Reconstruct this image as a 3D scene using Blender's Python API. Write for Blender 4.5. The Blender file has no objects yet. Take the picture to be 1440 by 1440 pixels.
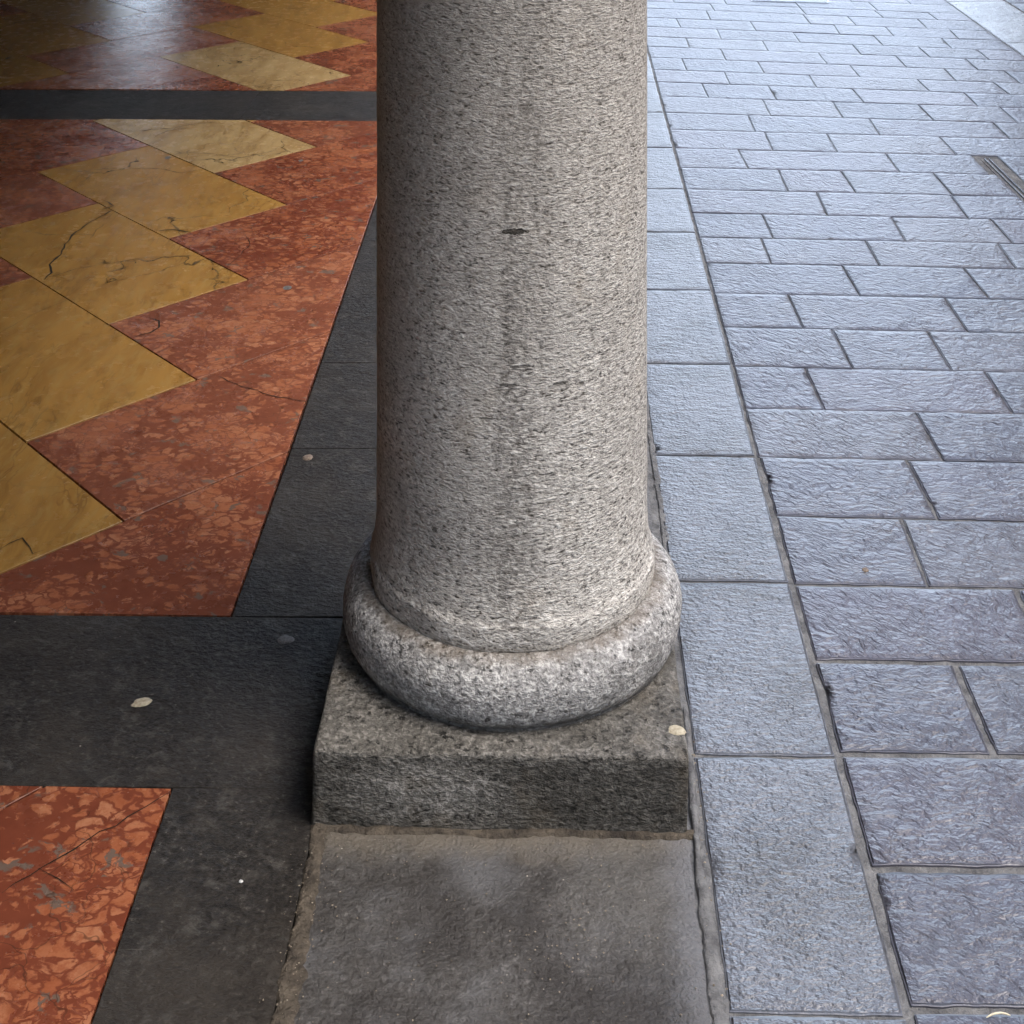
import bpy, bmesh, math, random
from mathutils import Vector, noise
random.seed(11)
sc = bpy.context.scene
C = sc.collection
R = math.radians
FPX, EYE, HOR = 2100.0, 1.6, -434.0        # focal length (px of the 1440 photo), eye height, horizon line of the photo

def W(px, py, z=0.0):                       # a point of the photo that lies at height z, in metres
    k = (EYE - z) / (py - HOR)
    return Vector(((px - 720) * k, FPX * k, z))

# ------------------------------------------------------------------ helpers
def link(name, me, mat=None, parent=None, **props):
    o = bpy.data.objects.new(name, me)
    C.objects.link(o)
    if mat is not None:
        for m in (mat if isinstance(mat, (list, tuple)) else [mat]):
            me.materials.append(m)
    if parent is not None:
        o.parent = parent
    for k, v in props.items():
        o[k] = v
    return o

def thing(name, label, cat, loc=(0, 0, 0), group=None):
    o = bpy.data.objects.new(name, None)
    C.objects.link(o)
    o.location = loc
    o.empty_display_size = 0.1
    o['label'] = label
    o['category'] = cat
    if group:
        o['group'] = group
    return o

def mesh_from(name, verts, faces, smooth=False, fattr=None, mats=None, edge=None):
    me = bpy.data.meshes.new(name)
    me.from_pydata([tuple(v) for v in verts], [], faces)
    if fattr is not None:
        a = me.attributes.new('rnd', 'FLOAT', 'FACE')
        a.data.foreach_set('value', fattr)
    if edge is not None:
        a = me.attributes.new('edge', 'FLOAT', 'POINT')
        a.data.foreach_set('value', edge)
    if mats is not None:
        me.polygons.foreach_set('material_index', mats)
    me.polygons.foreach_set('use_smooth', [smooth] * len(me.polygons))
    me.update()
    return me

class Geo:
    def __init__(self):
        self.v, self.f, self.r, self.m, self.e = [], [], [], [], []
    def add(self, verts, faces, rnd=0.0, mi=0, edge=None):
        b = len(self.v)
        self.v += [tuple(v) for v in verts]
        self.e += edge if edge is not None else [1.0] * len(verts)
        self.f += [tuple(i + b for i in f) for f in faces]
        self.r += [rnd] * len(faces)
        self.m += [mi] * len(faces)
    def box(self, x0, x1, y0, y1, z0, z1, rnd=0.0, mi=0):
        v = [(x, y, z) for z in (z0, z1) for y in (y0, y1) for x in (x0, x1)]
        f = [(0, 2, 3, 1), (4, 5, 7, 6), (0, 1, 5, 4), (2, 6, 7, 3), (0, 4, 6, 2), (1, 3, 7, 5)]
        self.add(v, f, rnd, mi)
    def obj(self, name, mat, parent=None, smooth=False, **props):
        return link(name, mesh_from(name, self.v, self.f, smooth, self.r, self.m, self.e), mat, parent, **props)

def lerp(a, b, t):
    return a + (b - a) * t

def n3(x, y, z=0.0):
    return noise.noise(Vector((x, y, z)))

def block(g, q, z=0.0, res=0.014, bevel=0.005, jitter=0.002, depth=0.03, rnd=0.0, relief=0.0, cell=0.02, tilt=0.0015, ang=0.5):
    """one stone: q = four corners counter-clockwise; worn edges, uneven outline, cleft relief"""
    q = [Vector((p[0], p[1], 0)) for p in q]
    lu = max((q[1] - q[0]).length, (q[2] - q[3]).length)
    lv = max((q[3] - q[0]).length, (q[2] - q[1]).length)
    if lu < 0.01 or lv < 0.01:
        return
    nu, nv = max(2, int(lu / res)), max(2, int(lv / res))
    bu, bv = min(0.3, bevel / lu), min(0.3, bevel / lv)
    us = [0.0, bu * .45] + [lerp(bu, 1 - bu, i / nu) for i in range(nu + 1)] + [1 - bu * .45, 1.0]
    vs = [0.0, bv * .45] + [lerp(bv, 1 - bv, i / nv) for i in range(nv + 1)] + [1 - bv * .45, 1.0]
    tx, ty = random.uniform(-tilt, tilt), random.uniform(-tilt, tilt)
    ca, sa = math.cos(ang), math.sin(ang)
    s = rnd * 57.0
    cen = (q[0] + q[1] + q[2] + q[3]) * .25
    verts, NU, NV, eg = [], len(us), len(vs), []
    for j, v in enumerate(vs):
        for i, u in enumerate(us):
            p = q[0] * ((1 - u) * (1 - v)) + q[1] * (u * (1 - v)) + q[2] * (u * v) + q[3] * ((1 - u) * v)
            e = min(i, NU - 1 - i, j, NV - 1 - j)
            zz = z + tx * (u - .5) * 2 + ty * (v - .5) * 2
            if relief:
                a, b = p.x * ca + p.y * sa, -p.x * sa + p.y * ca
                wv = n3(a * 5, b * 5, s) * .5
                h = n3(a * .35 / cell + wv, b / cell + wv * 2, s) + .5 * n3(a * 8 + 3, b * 14, s)
                zz += relief * h * (1.0 if e > 1 else .5)
            if e < 2:
                zz -= (0.0013 if e == 0 else 0.0003) * (bevel / 0.005) * (1 + .6 * n3(p.x * 30, p.y * 30, s))
                p = p + Vector((n3(p.x * 22, p.y * 22, s + 3) + .5 * n3(p.x * 80, p.y * 80, s), n3(p.x * 22, p.y * 22, s + 9) + .5 * n3(p.x * 80, p.y * 80, s + 5), 0)) * jitter
                chip = max(0.0, n3(p.x * 13, p.y * 13, s + 21) - .28) * (.012 if p.y < 3.2 else .005)
                if chip:
                    p = p + (cen - p).normalized() * chip
            verts.append((p.x, p.y, zz))
            eg.append(0.0 if e < 2 else (.7 if e == 2 else 1.0))
    faces = [(j * NU + i, j * NU + i + 1, (j + 1) * NU + i + 1, (j + 1) * NU + i) for j in range(NV - 1) for i in range(NU - 1)]
    ring = [i for i in range(NU)] + [j * NU + NU - 1 for j in range(1, NV)] + [(NV - 1) * NU + i for i in range(NU - 2, -1, -1)] + [j * NU for j in range(NV - 2, 0, -1)]
    base = len(verts)
    for k in ring:
        x, y, zz = verts[k]
        verts.append((x, y, zz))
        eg.append(0.0)
    for k in ring:
        x, y, zz = verts[k]
        verts.append((x, y, z - depth))
        eg.append(0.0)
    n = len(ring)
    for k in range(n):
        faces.append((base + k, base + n + k, base + n + (k + 1) % n, base + (k + 1) % n))
    g.add(verts, faces, rnd, 0, eg)

def clip(poly, quad):
    """convex clip of a 2D polygon by a counter-clockwise convex polygon"""
    out = [(p[0], p[1]) for p in poly]
    for i in range(len(quad)):
        a, b = quad[i], quad[(i + 1) % len(quad)]
        def side(p):
            return (b[0] - a[0]) * (p[1] - a[1]) - (b[1] - a[1]) * (p[0] - a[0])
        inp, out = out, []
        for k in range(len(inp)):
            p, c = inp[k - 1], inp[k]
            sp, s_ = side(p), side(c)
            if (sp >= 0) != (s_ >= 0):
                t = sp / (sp - s_)
                out.append((lerp(p[0], c[0], t), lerp(p[1], c[1], t)))
            if s_ >= 0:
                out.append(c)
        if not out:
            return []
    return out

def inset(poly, d):
    n, out = len(poly), []
    cx, cy = sum(p[0] for p in poly) / n, sum(p[1] for p in poly) / n
    P = []
    for p in poly:
        if not P or (abs(p[0] - P[-1][0]) + abs(p[1] - P[-1][1])) > 1e-4:
            P.append(p)
    if len(P) > 2 and abs(P[0][0] - P[-1][0]) + abs(P[0][1] - P[-1][1]) < 1e-4:
        P.pop()
    n = len(P)
    if n < 3:
        return []
    for i in range(n):
        a, b, c = Vector(P[i - 1]), Vector(P[i]), Vector(P[(i + 1) % n])
        e1, e2 = (b - a).normalized(), (c - b).normalized()
        n1, n2 = Vector((-e1.y, e1.x)), Vector((-e2.y, e2.x))
        m = n1 + n2
        k = d / max(.25, .5 * m.length_squared) if m.length > 1e-6 else 0
        out.append(tuple(b + m * k))
    return out

def flat_tile(g, poly, z, rnd, mi=0, gap=0.0012, depth=0.02, bev=0.0004):
    a = inset(poly, gap)
    b = inset(poly, gap + bev)
    if len(a) < 3 or len(a) != len(b):
        return
    n = len(a)
    v = [(p[0], p[1], z) for p in b] + [(p[0], p[1], z - bev) for p in a] + [(p[0], p[1], z - depth) for p in a]
    f = [tuple(range(n))]
    for r in (0, n):
        f += [(r + i, r + n + i, r + n + (i + 1) % n, r + (i + 1) % n) for i in range(n)]
    g.add(v, f, rnd, mi)

# ------------------------------------------------------------------ materials
class Mat:
    def __init__(self, name, rough=0.6, spec=0.4):
        self.m = bpy.data.materials.new(name)
        self.m.use_nodes = True
        self.t = self.m.node_tree
        self.b = self.t.nodes['Principled BSDF']
        self.b.inputs['Roughness'].default_value = rough
        self.b.inputs['Specular IOR Level'].default_value = spec
        self.co = self.n('ShaderNodeTexCoord').outputs['Object']
        self.rn = None
    def n(self, t, **kw):
        nd = self.t.nodes.new(t)
        for k, v in kw.items():
            setattr(nd, k, v)
        return nd
    def set(self, sock, v):
        if isinstance(v, bpy.types.NodeSocket):
            self.t.links.new(v, sock)
        else:
            if isinstance(v, (tuple, list)) and len(v) == 3 and sock.type == 'RGBA':
                v = (*v, 1)
            sock.default_value = v
    def rnd(self):
        if self.rn is None:
            self.rn = self.n('ShaderNodeAttribute', attribute_name='rnd').outputs['Fac']
        return self.rn
    def edge(self):
        return self.n('ShaderNodeAttribute', attribute_name='edge').outputs['Fac']
    def math(self, op, a, b=0.0, c=0.0, clamp=False):
        nd = self.n('ShaderNodeMath', operation=op, use_clamp=clamp)
        self.set(nd.inputs[0], a)
        self.set(nd.inputs[1], b)
        self.set(nd.inputs[2], c)
        return nd.outputs[0]
    def vmath(self, op, a, b=(0, 0, 0), scale=None):
        nd = self.n('ShaderNodeVectorMath', operation=op)
        self.set(nd.inputs[0], a)
        if op != 'SCALE':
            self.set(nd.inputs[1], b)
        if scale is not None:
            self.set(nd.inputs['Scale'], scale)
        return nd.outputs[0]
    def mapping(self, v=None, loc=(0, 0, 0), rot=(0, 0, 0), scale=(1, 1, 1)):
        nd = self.n('ShaderNodeMapping')
        self.set(nd.inputs[0], v if v is not None else self.co)
        nd.inputs[1].default_value = loc
        nd.inputs[2].default_value = rot
        nd.inputs[3].default_value = scale
        return nd.outputs[0]
    def shuffled(self, v=None, amount=37.0):         # shift the pattern from stone to stone
        c = self.n('ShaderNodeCombineXYZ')
        s = self.math('MULTIPLY', self.rnd(), amount)
        self.set(c.inputs[0], s)
        self.set(c.inputs[1], self.math('MULTIPLY', s, 1.7))
        self.set(c.inputs[2], self.math('MULTIPLY', s, .6))
        return self.vmath('ADD', v if v is not None else self.co, c.outputs[0])
    def noise(self, v=None, scale=10, detail=4, rough=.55, dist=0.0, color=False):
        nd = self.n('ShaderNodeTexNoise')
        self.set(nd.inputs['Vector'], v if v is not None else self.co)
        nd.inputs['Scale'].default_value = scale
        nd.inputs['Detail'].default_value = detail
        nd.inputs['Roughness'].default_value = rough
        nd.inputs['Distortion'].default_value = dist
        return nd.outputs['Color' if color else 'Fac']
    def warp(self, v, scale, amount):
        n = self.noise(v, scale, 3, color=True)
        return self.vmath('ADD', v, self.vmath('SCALE', self.vmath('SUBTRACT', n, (.5, .5, .5)), scale=amount))
    def voro(self, v, scale, feature='F1', rand=1.0, out='Distance', smooth=None):
        nd = self.n('ShaderNodeTexVoronoi', feature=feature)
        self.set(nd.inputs['Vector'], v)
        nd.inputs['Scale'].default_value = scale
        nd.inputs['Randomness'].default_value = rand
        if smooth is not None and feature == 'SMOOTH_F1':
            nd.inputs['Smoothness'].default_value = smooth
        return nd.outputs[out]
    def ramp(self, fac, *stops, interp='LINEAR'):
        nd = self.n('ShaderNodeValToRGB')
        nd.color_ramp.interpolation = interp
        e = nd.color_ramp.elements
        while len(e) < len(stops):
            e.new(.5)
        for el, (p, c) in zip(e, stops):
            el.position = p
            el.color = (c, c, c, 1) if isinstance(c, (int, float)) else (*c, 1)
        self.set(nd.inputs[0], fac)
        return nd.outputs[0]
    def rng(self, v, a, b, c=0.0, d=1.0):
        nd = self.n('ShaderNodeMapRange')
        nd.interpolation_type = 'SMOOTHSTEP'
        self.set(nd.inputs[0], v)
        for i, x in enumerate((a, b, c, d)):
            self.set(nd.inputs[i + 1], x)
        return nd.outputs[0]
    def mix(self, f, a, b, mode='MIX'):
        nd = self.n('ShaderNodeMix', data_type='RGBA', blend_type=mode)
        self.set(nd.inputs[0], f)
        self.set(nd.inputs[6], a)
        self.set(nd.inputs[7], b)
        return nd.outputs[2]
    def bump(self, h, dist=0.003, strength=1.0, prev=None):
        nd = self.n('ShaderNodeBump')
        nd.inputs['Strength'].default_value = strength
        nd.inputs['Distance'].default_value = dist
        self.set(nd.inputs['Height'], h)
        if prev is not None:
            self.set(nd.inputs['Normal'], prev)
        return nd.outputs[0]
    def done(self, color=None, normal=None, rough=None):
        if color is not None:
            self.set(self.b.inputs['Base Color'], color)
        if normal is not None:
            self.set(self.b.inputs['Normal'], normal)
        if rough is not None:
            self.set(self.b.inputs['Roughness'], rough)
        return self.m
    def spot(self, c, r):                            # 1 inside an ellipsoid patch round c
        d = self.vmath('DIVIDE', self.vmath('SUBTRACT', self.co, c), r)
        nd = self.n('ShaderNodeVectorMath', operation='LENGTH')
        self.set(nd.inputs[0], d)
        return nd.outputs['Value']

def granite(name, light, mid, dark, grain=210, squash=2.0, bump=0.0022, darkcut=.44, rough=.72, marks=(), dirt=None):
    m = Mat(name, rough, .3)
    v = m.mapping(scale=(1, 1, squash))
    w = m.warp(v, 40, .012)
    a = m.noise(w, grain, 3, .6)
    b = m.noise(w, grain * .45, 3, .6)
    h = m.math('ADD', m.math('MULTIPLY', a, .55), m.math('MULTIPLY', b, .45))
    col = m.ramp(h, (.36, dark), (darkcut, mid), (.52, mid), (.6, light))
    fle = m.rng(m.noise(v, grain * .8, 2, .5), .60, .68)
    col = m.mix(m.math('MULTIPLY', fle, .55), col, light)
    pit = m.rng(m.noise(m.mapping(scale=(1, 1, squash * 1.5)), grain * .36, 4, .65), .385, .32)
    col = m.mix(m.math('MULTIPLY', pit, .88), col, dark)
    big = m.noise(m.co, 5, 4, .6)
    col = m.mix(m.rng(big, .35, .7, .0, .38), col, tuple(c * .62 for c in mid))
    warm = m.noise(m.mapping(loc=(4, 2, 7)), 9, 3, .6)
    col = m.mix(m.rng(warm, .55, .72, 0, .16), col, (.40, .31, .20), 'MIX')
    hh = m.math('SUBTRACT', h, m.math('MULTIPLY', pit, .5))
    for (c, r, k) in marks:
        d = m.math('ADD', m.spot(c, r), m.math('MULTIPLY', m.math('SUBTRACT', m.noise(m.co, 130, 4, .7), .5), 2.4))
        f = m.rng(d, 1.05, .75)
        col = m.mix(m.math('MULTIPLY', f, k), col, (.018, .02, .018))
        hh = m.math('SUBTRACT', hh, m.math('MULTIPLY', f, .8))
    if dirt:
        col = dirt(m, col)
    n1 = m.bump(m.noise(m.co, 22, 3), .004, .6)
    n2 = m.bump(hh, bump, 1.0, n1)
    return m.done(col, n2)

def shaft_dirt(m, col):
    sep = m.n('ShaderNodeSeparateXYZ')
    m.set(sep.inputs[0], m.co)
    z = sep.outputs[2]
    # greyer stone low down, darker and browner higher up
    f = m.rng(m.math('ADD', z, m.math('MULTIPLY', m.noise(m.co, 6, 3), .5)), .75, 1.25, 0, .3)
    col = m.mix(f, col, (.22, .19, .155))
    # dark streaks run down the face
    stv = m.noise(m.mapping(scale=(16, 16, 1.1)), 1.0, 4, .6)
    mid_ = m.rng(m.math('ABSOLUTE', m.math('ADD', sep.outputs[0], .035)), .13, .02)
    sk = m.math('MULTIPLY', m.rng(stv, .42, .66), m.math('ADD', .22, m.math('MULTIPLY', mid_, .4)))
    gr = m.rng(m.noise(m.mapping(scale=(1, 1, 2)), 95, 3, .6), .38, .60)
    col = m.mix(m.math('MULTIPLY', sk, gr), col, (.10, .092, .082))
    band = m.rng(m.math('ABSOLUTE', m.math('SUBTRACT', z, .2)), .012, .0, 0, .5)
    return m.mix(m.math('MULTIPLY', band, m.noise(m.co, 30, 3)), col, (.16, .12, .07))

SH_MARKS = [((.004, -.217, .809), (.020, .06, .0042), 1.0), ((-.006, -.216, .585), (.015, .06, .0022), .7),
            ((.072, -.204, .582), (.013, .06, .0026), .7), ((.012, -.217, .612), (.017, .06, .002), .65), ((-.035, -.215, .535), (.016, .06, .0018), .6),
            ((.05, -.21, .41), (.014, .06, .0018), .5)]
M_SHAFT = granite('shaft_granite', (.82, .80, .76), (.54, .515, .48), (.038, .035, .032), 155, 2.1, .0090, .475, .75, SH_MARKS, shaft_dirt)
def ring_tones(m, col):
    a = m.noise(m.co, 17, 5, .7)
    col = m.mix(m.rng(a, .46, .66, 0, .5), col, (.10, .098, .094))
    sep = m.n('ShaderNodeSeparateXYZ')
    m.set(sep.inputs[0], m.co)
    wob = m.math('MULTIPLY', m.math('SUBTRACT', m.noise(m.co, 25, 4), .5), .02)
    low = m.rng(m.math('ADD', sep.outputs[2], wob), .132, .108, 0, .7)  # ring gets darker towards its bottom edge
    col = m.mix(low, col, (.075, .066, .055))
    top = m.rng(m.math('ADD', sep.outputs[2], wob), .193, .203, 0, .6)  # and browner along its top edge
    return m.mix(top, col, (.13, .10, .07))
M_TORUS = granite('ring_granite', (.72, .715, .70), (.35, .345, .34), (.025, .025, .025), 190, 1.3, .007, .485, .65, (), ring_tones)

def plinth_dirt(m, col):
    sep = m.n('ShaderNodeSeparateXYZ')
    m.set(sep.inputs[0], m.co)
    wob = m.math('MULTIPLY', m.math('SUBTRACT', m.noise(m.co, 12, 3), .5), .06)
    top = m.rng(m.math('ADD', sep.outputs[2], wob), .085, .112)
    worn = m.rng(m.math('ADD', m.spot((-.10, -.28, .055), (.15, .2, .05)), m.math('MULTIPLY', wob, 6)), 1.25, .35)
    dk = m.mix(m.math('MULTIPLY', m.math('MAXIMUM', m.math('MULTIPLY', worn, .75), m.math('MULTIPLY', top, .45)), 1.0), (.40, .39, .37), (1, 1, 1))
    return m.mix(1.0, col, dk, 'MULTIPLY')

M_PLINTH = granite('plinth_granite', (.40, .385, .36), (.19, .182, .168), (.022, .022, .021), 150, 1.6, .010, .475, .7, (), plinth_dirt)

def mk_slate():
    m = Mat('cleft_slate', .4, .75)
    sh = m.shuffled()
    vr = m.n('ShaderNodeVectorRotate', rotation_type='Z_AXIS')
    m.set(vr.inputs['Vector'], sh)
    m.set(vr.inputs['Angle'], m.math('ADD', m.math('MULTIPLY', m.rnd(), .9), .05))
    v = m.warp(m.warp(vr.outputs[0], 7, .09), 30, .016)
    v1 = m.mapping(v, scale=(22, 46, 22))
    r1 = m.noise(v1, 1.0, 3, .5)
    rid = m.math('SUBTRACT', 1.0, m.math('MULTIPLY', m.math('ABSOLUTE', m.math('SUBTRACT', r1, .5)), 3.2), clamp=True)
    v2 = m.mapping(v, scale=(58, 96, 58))
    r2 = m.noise(v2, 1.0, 3, .55)
    fine = m.noise(sh, 260, 2, .5)
    amp = m.math('ADD', .35, m.math('MULTIPLY', m.noise(sh, 5, 2), 1.1))
    h = m.math('ADD', m.math('MULTIPLY', m.math('ADD', m.math('MULTIPLY', rid, .5), m.math('MULTIPLY', r2, .75)), amp), m.math('MULTIPLY', fine, .18))
    # stone colours: grey, blue grey, violet grey by block
    base = m.ramp(m.math('FRACT', m.math('MULTIPLY', m.rnd(), 7.31)), (0, (.090, .092, .118)), (.2, (.072, .074, .098)), (.42, (.108, .102, .128)), (.62, (.082, .088, .118)), (.82, (.116, .116, .136)), (1, (.076, .080, .104)))
    cl = m.noise(sh, 14, 4, .6)
    col = m.mix(m.rng(cl, .3, .7, 0, .5), base, (.064, .062, .074))
    col = m.mix(m.rng(m.noise(sh, 150, 2), .58, .7, 0, .35), col, (.17, .17, .185))
    st = m.rng(m.noise(m.mapping(m.co, loc=(3, 9, 0)), 3.3, 5, .65), .56, .72, 0, .35)
    col = m.mix(st, col, (.062, .056, .056))
    wht = m.math('MULTIPLY', m.rng(m.noise(m.mapping(m.co, loc=(8, 2, 0)), 6, 5, .7), .60, .68, 0, .5), m.rng(m.noise(sh, 90, 3), .42, .6))
    col = m.mix(wht, col, (.22, .22, .235))
    h = m.math('MULTIPLY', h, m.math('ADD', .12, m.math('MULTIPLY', m.edge(), .88)))
    n = m.bump(h, .0080, 1.0)
    ro = m.math('ADD', .26, m.math('MULTIPLY', m.noise(sh, 60, 3), .2))
    return m.done(col, n, ro)
M_SLATE = mk_slate()

def mk_kerb(name='kerb_granite', base=(.118, .126, .148), spec=.8, ro=.44):
    m = Mat(name, ro, spec)
    sh = m.shuffled()
    v = m.mapping(m.warp(sh, 22, .02), rot=(0, 0, .35), scale=(42, 88, 42))
    r1 = m.noise(v, 1.0, 3, .6)
    r2 = m.noise(sh, 190, 2, .5)
    h = m.math('ADD', m.math('MULTIPLY', r1, .8), m.math('MULTIPLY', r2, .35))
    col = m.ramp(m.noise(sh, 170, 3, .6), (.32, tuple(c * .6 for c in base)), (.47, base), (.55, base), (.68, tuple(min(1, c * 1.35) for c in base)))
    col = m.mix(m.rng(m.noise(sh, 6, 4, .6), .4, .7, 0, .55), col, tuple(c * .55 for c in base))
    stn = m.noise(m.mapping(m.warp(m.co, 5, .15), loc=(2, 6, 0)), 4.2, 5, .65)
    col = m.mix(m.rng(stn, .46, .64, 0, .6), col, (.060, .058, .060))
    n0 = m.bump(m.noise(sh, 9, 2), .006, .5)
    return m.done(col, m.bump(m.math('MULTIPLY', h, m.math('ADD', .15, m.math('MULTIPLY', m.edge(), .85))), .010, 1.0, n0), m.math('ADD', ro - .20, m.math('MULTIPLY', m.noise(sh, 40, 3), .2)))
M_KERB = mk_kerb()
M_STRIP = mk_kerb('smooth_strip_granite', (.2, .21, .23), .6, .4)

def mk_dark():
    m = Mat('dark_band_stone', .5, .12)
    sh = m.shuffled()
    v = m.mapping(sh, rot=(0, 0, .5), scale=(75, 105, 75))
    h = m.math('ADD', m.math('MULTIPLY', m.noise(m.warp(v, .3, 1.2), 1.0, 5, .65), m.math('ADD', .25, m.noise(sh, 8, 3))), m.math('MULTIPLY', m.noise(sh, 14, 3), .6))
    col = m.ramp(m.noise(sh, 120, 4, .65), (.3, (.009, .008, .0075)), (.5, (.025, .0225, .0205)), (.62, (.036, .032, .029)), (.72, (.105, .097, .088)))
    col = m.mix(m.rng(m.noise(sh, 4.5, 5, .65), .42, .68, 0, .6), col, (.05, .043, .036))
    col = m.mix(m.rng(m.noise(m.mapping(sh, loc=(5, 5, 0)), 30, 5, .7), .52, .70, 0, .6), col, (.085, .079, .072))
    scr = m.rng(m.noise(m.mapping(sh, rot=(0, 0, .7), scale=(6, 260, 6)), 1, 2), .72, .78, 0, .4)
    col = m.mix(scr, col, (.15, .14, .13))
    sp = m.rng(m.voro(sh, 34), .055, .03, 0, .8)
    spk = m.math('MULTIPLY', sp, m.rng(m.noise(sh, 30, 2), .58, .64))
    col = m.mix(spk, col, (.42, .38, .33))
    return m.done(col, m.bump(h, .0060, .9), m.math('ADD', .42, m.math('MULTIPLY', m.noise(sh, 30, 3), .25)))
M_DARK = mk_dark()

def mk_slab():
    m = Mat('worn_threshold_stone', .62, .3)
    sh = m.shuffled()
    h = m.math('ADD', m.noise(sh, 150, 4, .6), m.math('MULTIPLY', m.noise(sh, 40, 3), .8))
    col = m.ramp(m.noise(sh, 130, 4, .65), (.32, (.034, .031, .029)), (.48, (.070, .066, .063)), (.6, (.088, .084, .081)), (.72, (.17, .162, .155)))
    pat = m.noise(m.mapping(m.warp(m.co, 4, .25), loc=(1.3, .4, 0)), 4.5, 4, .55)
    col = m.mix(m.rng(pat, .42, .60, 0, .68), col, (.030, .027, .0255))
    pat2 = m.noise(m.mapping(m.co, loc=(7.3, 2.4, 0)), 5.5, 4, .6)
    col = m.mix(m.rng(pat2, .46, .68, 0, .6), col, (.145, .146, .152))
    # ochre dirt swept against the foot of the plinth
    d = m.math('ADD', m.spot((-.01, 2.10, 0), (.6, .055, 1)), m.math('MULTIPLY', m.math('SUBTRACT', m.noise(m.co, 18, 4), .5), 1.3))
    col = m.mix(m.rng(d, 1.25, .3, 0, .75), col, (.155, .135, .108))
    d2 = m.math('ADD', m.spot((.19, 1.99, 0), (.14, .13, 1)), m.math('MULTIPLY', m.math('SUBTRACT', m.noise(m.co, 16, 4), .5), 1.5))
    col = m.mix(m.rng(d2, 1.3, .2, 0, .4), col, (.15, .145, .135))
    d3 = m.math('ADD', m.math('ABSOLUTE', m.math('SUBTRACT', m.n('ShaderNodeSeparateXYZ').outputs[0], .235)), m.math('MULTIPLY', m.math('SUBTRACT', m.noise(m.co, 14, 4), .5), .07))
    m.set(d3.node.inputs[0].links[0].from_node.inputs[0].links[0].from_node.inputs[0].links[0].from_node.inputs[0], m.co)
    col = m.mix(m.rng(d3, .05, .0, 0, .6), col, (.175, .178, .19))
    sp = m.math('MULTIPLY', m.rng(m.voro(sh, 45), .07, .035), m.rng(m.noise(sh, 18, 2), .5, .58))
    col = m.mix(sp, col, (.5, .47, .42))
    n0 = m.bump(m.noise(sh, 12, 3), .006, .7)
    return m.done(col, m.bump(h, .0055, 1.0, n0), m.math('ADD', .45, m.math('MULTIPLY', m.noise(sh, 12, 3), .25)))
M_SLAB = mk_slab()

def cracks(m, v, scale, width, cut):
    e = m.voro(m.warp(m.warp(v, 3, .3), 18, .05), scale, 'DISTANCE_TO_EDGE')
    return m.math('MULTIPLY', m.rng(e, width, 0.0), m.rng(m.noise(v, 2.6, 2), cut, cut + .05))

def mk_red():
    m = Mat('red_marble', .3, .38)
    sh = m.shuffled()
    st = m.mapping(sh, rot=(0, 0, .5), scale=(1, 1.25, 1))
    w = m.warp(m.warp(m.warp(st, 16, .06), 45, .026), 150, .008)
    e1 = m.voro(w, 29, 'DISTANCE_TO_EDGE')
    e2 = m.voro(m.mapping(w, loc=(3, 1, 2)), 56, 'DISTANCE_TO_EDGE')
    msk = m.noise(sh, 9, 3)
    e = m.math('MINIMUM', e1, m.math('ADD', e2, m.rng(msk, .42, .56, .3, 0)))
    wid = m.math('ADD', .02, m.math('MULTIPLY', m.rng(m.noise(sh, 7, 3), .36, .68), .20))
    nod = m.rng(m.math('ADD', m.math('SUBTRACT', e, wid), m.math('MULTIPLY', m.math('SUBTRACT', m.noise(sh, 120, 3, .65), .5), .14)), -.04, .07)
    idc = m.voro(w, 29, out='Color')
    sepc = m.n('ShaderNodeSeparateColor')
    m.set(sepc.inputs[0], idc)
    light = m.ramp(sepc.outputs[0], (0, (.31, .102, .047)), (.5, (.355, .132, .064)), (1, (.40, .170, .090)))
    light = m.mix(m.rng(m.noise(sh, 60, 5, .7), .4, .65, 0, .75), light, (.25, .070, .030))
    dark = m.mix(m.noise(sh, 30, 3), (.135, .034, .018), (.20, .057, .030))
    col = m.mix(nod, dark, light)
    g = m.math('MULTIPLY', m.rng(m.noise(w, 17, 3, .6), .61, .66), m.rng(nod, .95, .3))
    col = m.mix(m.math('MULTIPLY', g, .85), col, (.13, .105, .085))
    v2 = m.math('MULTIPLY', m.rng(m.voro(m.warp(st, 9, .14), 9, 'DISTANCE_TO_EDGE'), .012, .002), m.rng(m.noise(sh, 5, 2), .5, .58))
    col = m.mix(m.math('MULTIPLY', v2, .6), col, (.05, .022, .014))
    col = m.mix(m.math('MULTIPLY', m.math('SUBTRACT', m.math('FRACT', m.math('MULTIPLY', m.rnd(), 5.7)), .3, clamp=True), .35), col, (.42, .2, .12))
    pits = m.rng(m.noise(m.mapping(sh, rot=(0, 0, .3), scale=(60, 150, 60)), 1, 4, .7), .34, .24)
    col = m.mix(m.math('MULTIPLY', pits, .7), col, (.06, .03, .02))
    h = m.math('SUBTRACT', m.math('ADD', m.math('MULTIPLY', nod, .25), m.math('MULTIPLY', m.noise(sh, 90, 3), .25)), m.math('MULTIPLY', pits, .9))
    n0 = m.bump(m.noise(sh, 4, 3), .004, .5)
    return m.done(col, m.bump(h, .0013, .7, n0), m.math('ADD', .17, m.math('MULTIPLY', m.noise(sh, 25, 4), .18)))
M_RED = mk_red()

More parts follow.
